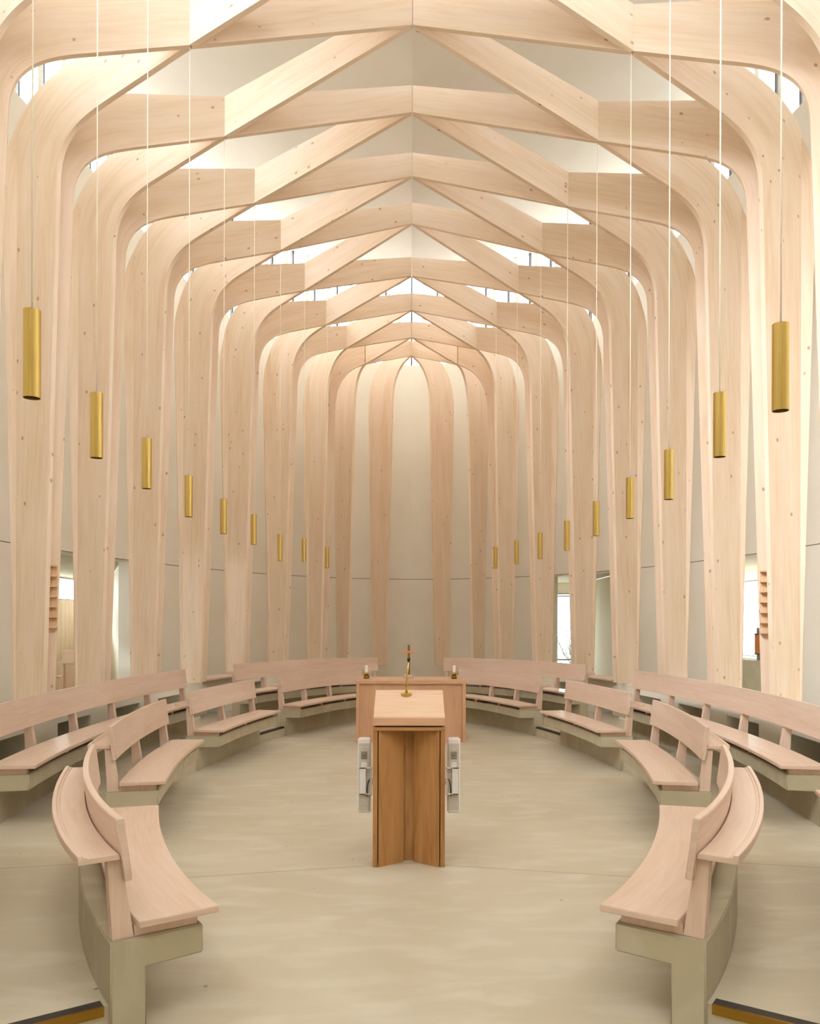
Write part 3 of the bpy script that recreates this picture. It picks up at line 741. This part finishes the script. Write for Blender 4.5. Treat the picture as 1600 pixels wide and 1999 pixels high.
# right alcove: concrete sill with a drum on it and a big window behind
Wn, Wf = wall_pt(OPEN['right'][0], .3), wall_pt(OPEN['right'][1], .3)
if Wn.y > Wf.y: Wn, Wf = Wf, Wn
Bn, Bf = (7.75, 10.5), (7.75, 21.4)
slab_wall('wall_bay_near', Wn, Bn, 0, Z2, 'alcove', .15)
slab_wall('wall_bay_far', (Bf[0], Bf[1]), Wf, 0, Z2, 'alcove', .15)
slab_wall('wall_bay_back', Bn, Bf, 0, Z2 + .15, 'alcove', .2, holes=[(3.0, 10.7, .9, Z2 - .03)])
glazing('window_32', (7.85, 13.5), (7.85, 21.2), .9, Z2 - .03, [], .02)
m = MB(); m.face([Vector((q[0], q[1], Z2 + .002)) for q in (Wn, Bn, Bf, Wf)]); m.face([Vector((q[0], q[1], Z2 + .2)) for q in (Wn, Bn, Bf, Wf)])
struct(m.build('ceiling_bay', 'sill'))
m = MB(); pts = [Vector((q[0], q[1], ZO)) for q in (Wn, Bn, Bf, Wf)]; m.face(pts); m.face([q - Vector((0, 0, .1)) for q in pts]); struct(m.build('floor_bay', 'floor'))
m = MB(); a, b = sorted(OPEN['right']); n_ = 8; SZ = 1.10
for i in range(n_):
    t0, t1 = a + (b - a) * i / n_, a + (b - a) * (i + 1) / n_
    P = [wall_pt(t0, .0), wall_pt(t1, .0), wall_pt(t1, .5), wall_pt(t0, .5)]
    lo = [p + Vector((0, 0, ZO)) for p in P]; hi = [p + Vector((0, 0, SZ)) for p in P]
    m.face(hi); m.face([lo[0], lo[1], hi[1], hi[0]]); m.face([lo[3], lo[2], hi[2], hi[3]])
    if i in (0,): m.face([lo[0], lo[3], hi[3], hi[0]])
    if i == n_ - 1: m.face([lo[1], lo[2], hi[2], hi[1]])
struct(m.build('trim_sill', 'sill'))
tt = wall_theta(.4165); pp = wall_pt(tt, .22)
t = thing('drum', 'orange wooden drum with slate grey caps on the sill between two right-hand columns', 'drum', (pp.x, pp.y, SZ))
m = MB(); m.lathe([(0, .0), (.095, 0), (.095, .09)], (pp.x, pp.y, SZ), 28); m.build('foot', 'slate', t, autosmooth=40)
m = MB(); m.lathe([(.095, .09), (.125, .09), (.125, .39), (.1, .39)], (pp.x, pp.y, SZ), 28); m.build('body', 'copper', t, autosmooth=40)
for z in (.085, .385):
    m = MB(); m.lathe([(.1, 0), (.13, 0), (.13, .02), (.1, .02)], (pp.x, pp.y, SZ + z), 28); m.build('band', 'dark', t, autosmooth=40)
m = MB(); m.lathe([(.1, .405), (.1, .49), (0, .5)], (pp.x, pp.y, SZ), 28); m.build('cap', 'slate', t, autosmooth=40)
# far right bay with the garden window
Wa, Wb = [wall_pt(t, .3) for t in sorted(OPEN['far'], reverse=True)]       # far one first (smaller X/Y)
if Wa.x > Wb.x: Wa, Wb = Wb, Wa
Ba, Bb = (3.45, 21.0), (4.42, 21.0)
slab_wall('wall_recess_left', Wa, Ba, 0, Z2, 'alcove', -.15)
slab_wall('wall_recess_right', Bb, Wb, 0, Z2, 'alcove', -.15)
slab_wall('wall_recess_back', Ba, Bb, 0, Z2 + .1, 'alcove', -.2, holes=[(.02, .95, .58, 2.40)])
glazing('window_33', (3.47, 21.06), (4.40, 21.06), .58, 2.40, [(0, .93, .70, .735), (0, .93, 2.33, 2.36)], .012)
m = MB(); m.face([Vector((q[0], q[1], Z2 + .002)) for q in (Wa, Ba, Bb, Wb)]); m.face([Vector((q[0], q[1], Z2 + .2)) for q in (Wa, Ba, Bb, Wb)])
struct(m.build('ceiling_recess', 'sill'))
m = MB(); pts = [Vector((q[0], q[1], ZO)) for q in (Wa, Ba, Bb, Wb)]; m.face(pts); m.face([q - Vector((0, 0, .1)) for q in pts]); struct(m.build('floor_recess', 'floor'))

# ------------------------------------------------------------------ garden beyond the far window
m = MB(); m.box(-60, 60, -50, 120, -.5, -.13); struct(m.build('floor_outdoors', 'ground'))  # outdoor ground, kept pale grey so no green light bounces inside
rnd = random.Random(3)
t = thing('garden_shrub', 'pale bare-branched shrub outside the far right window', 'shrub', (6.2, 31, -.13))
m = MB()
for k in range(26):
    p = Vector((6.2, 31, -.13)); dr = Vector((rnd.uniform(-.5, .5), rnd.uniform(-.3, .3), 1)).normalized(); pts = [p.copy()]
    for j in range(6): dr = (dr + Vector((rnd.uniform(-.3, .3), rnd.uniform(-.2, .2), rnd.uniform(-.1, .15)))).normalized(); p = p + dr * rnd.uniform(.25, .45); pts.append(p.copy())
    m.tube(pts, [.022 - .003 * j for j in range(7)], 5)
m.build('branches', 'dark', t)
m = MB()
for k in range(900):
    c = Vector((6.2 + rnd.gauss(0, .9), 31 + rnd.gauss(0, .6), rnd.uniform(.1, 1.5))); a = rnd.uniform(0, 6.28); e = .05
    v1 = Vector((math.cos(a), math.sin(a), rnd.uniform(-.5, .5))) * e; v2 = Vector((-math.sin(a), math.cos(a), rnd.uniform(-1, 1))) * e * .6
    m.face([c - v1, c + v2, c + v1, c - v2])
o = m.build('leaves', 'leaf', t); o['kind'] = 'stuff'

# ------------------------------------------------------------------ daylight
w = bpy.data.worlds.new('overcast_sky'); SC.world = w; w.use_nodes = True; nt = w.node_tree
bg = nt.nodes['Background']
tc = N(nt, 'ShaderNodeTexCoord')
dp = N(nt, 'ShaderNodeVectorMath', operation='DOT_PRODUCT'); dp.inputs[1].default_value = Vector((-.55, -.62, .55)).normalized(); nt.links.new(tc.outputs['Generated'], dp.inputs[0])
cr = ramp(nt, dp.outputs['Value'], [(0, (.92, .945, 1.0, 1)), (.5, (.945, .96, 1.0, 1)), (1, (.96, .97, 1.0, 1))])
mr = N(nt, 'ShaderNodeMapRange'); mr.inputs[1].default_value = -.2; mr.inputs[2].default_value = 1; mr.inputs[3].default_value = 1.0; mr.inputs[4].default_value = 1.9
nt.links.new(dp.outputs['Value'], mr.inputs[0])
mu = N(nt, 'ShaderNodeMath', operation='MULTIPLY'); mu.inputs[1].default_value = 9.0; nt.links.new(mr.outputs[0], mu.inputs[0])
nt.links.new(cr, bg.inputs[0]); nt.links.new(mu.outputs[0], bg.inputs[1])

sl = bpy.data.lights.new('hazy_sun', 'SUN'); sl.energy = 15; sl.angle = R(28); sl.color = (.92, .96, 1.0)
so = bpy.data.objects.new('hazy_sun', sl); COL.objects.link(so)
so.rotation_euler = Vector((-.66, -.52, .50)).to_track_quat('Z', 'Y').to_euler()
# ------------------------------------------------------------------ render settings that belong to the look
SC.view_settings.view_transform = 'Standard'; SC.view_settings.look = 'None'; SC.view_settings.gamma = 1; SC.view_settings.use_curve_mapping = False
SC.view_settings.exposure = 0.0
cy_ = SC.cycles
cy_.max_bounces = 12; cy_.diffuse_bounces = 8; cy_.glossy_bounces = 4; cy_.transparent_max_bounces = 12; cy_.transmission_bounces = 4
cy_.use_denoising = True; cy_.caustics_reflective = False; cy_.caustics_refractive = False; cy_.sample_clamp_indirect = 6
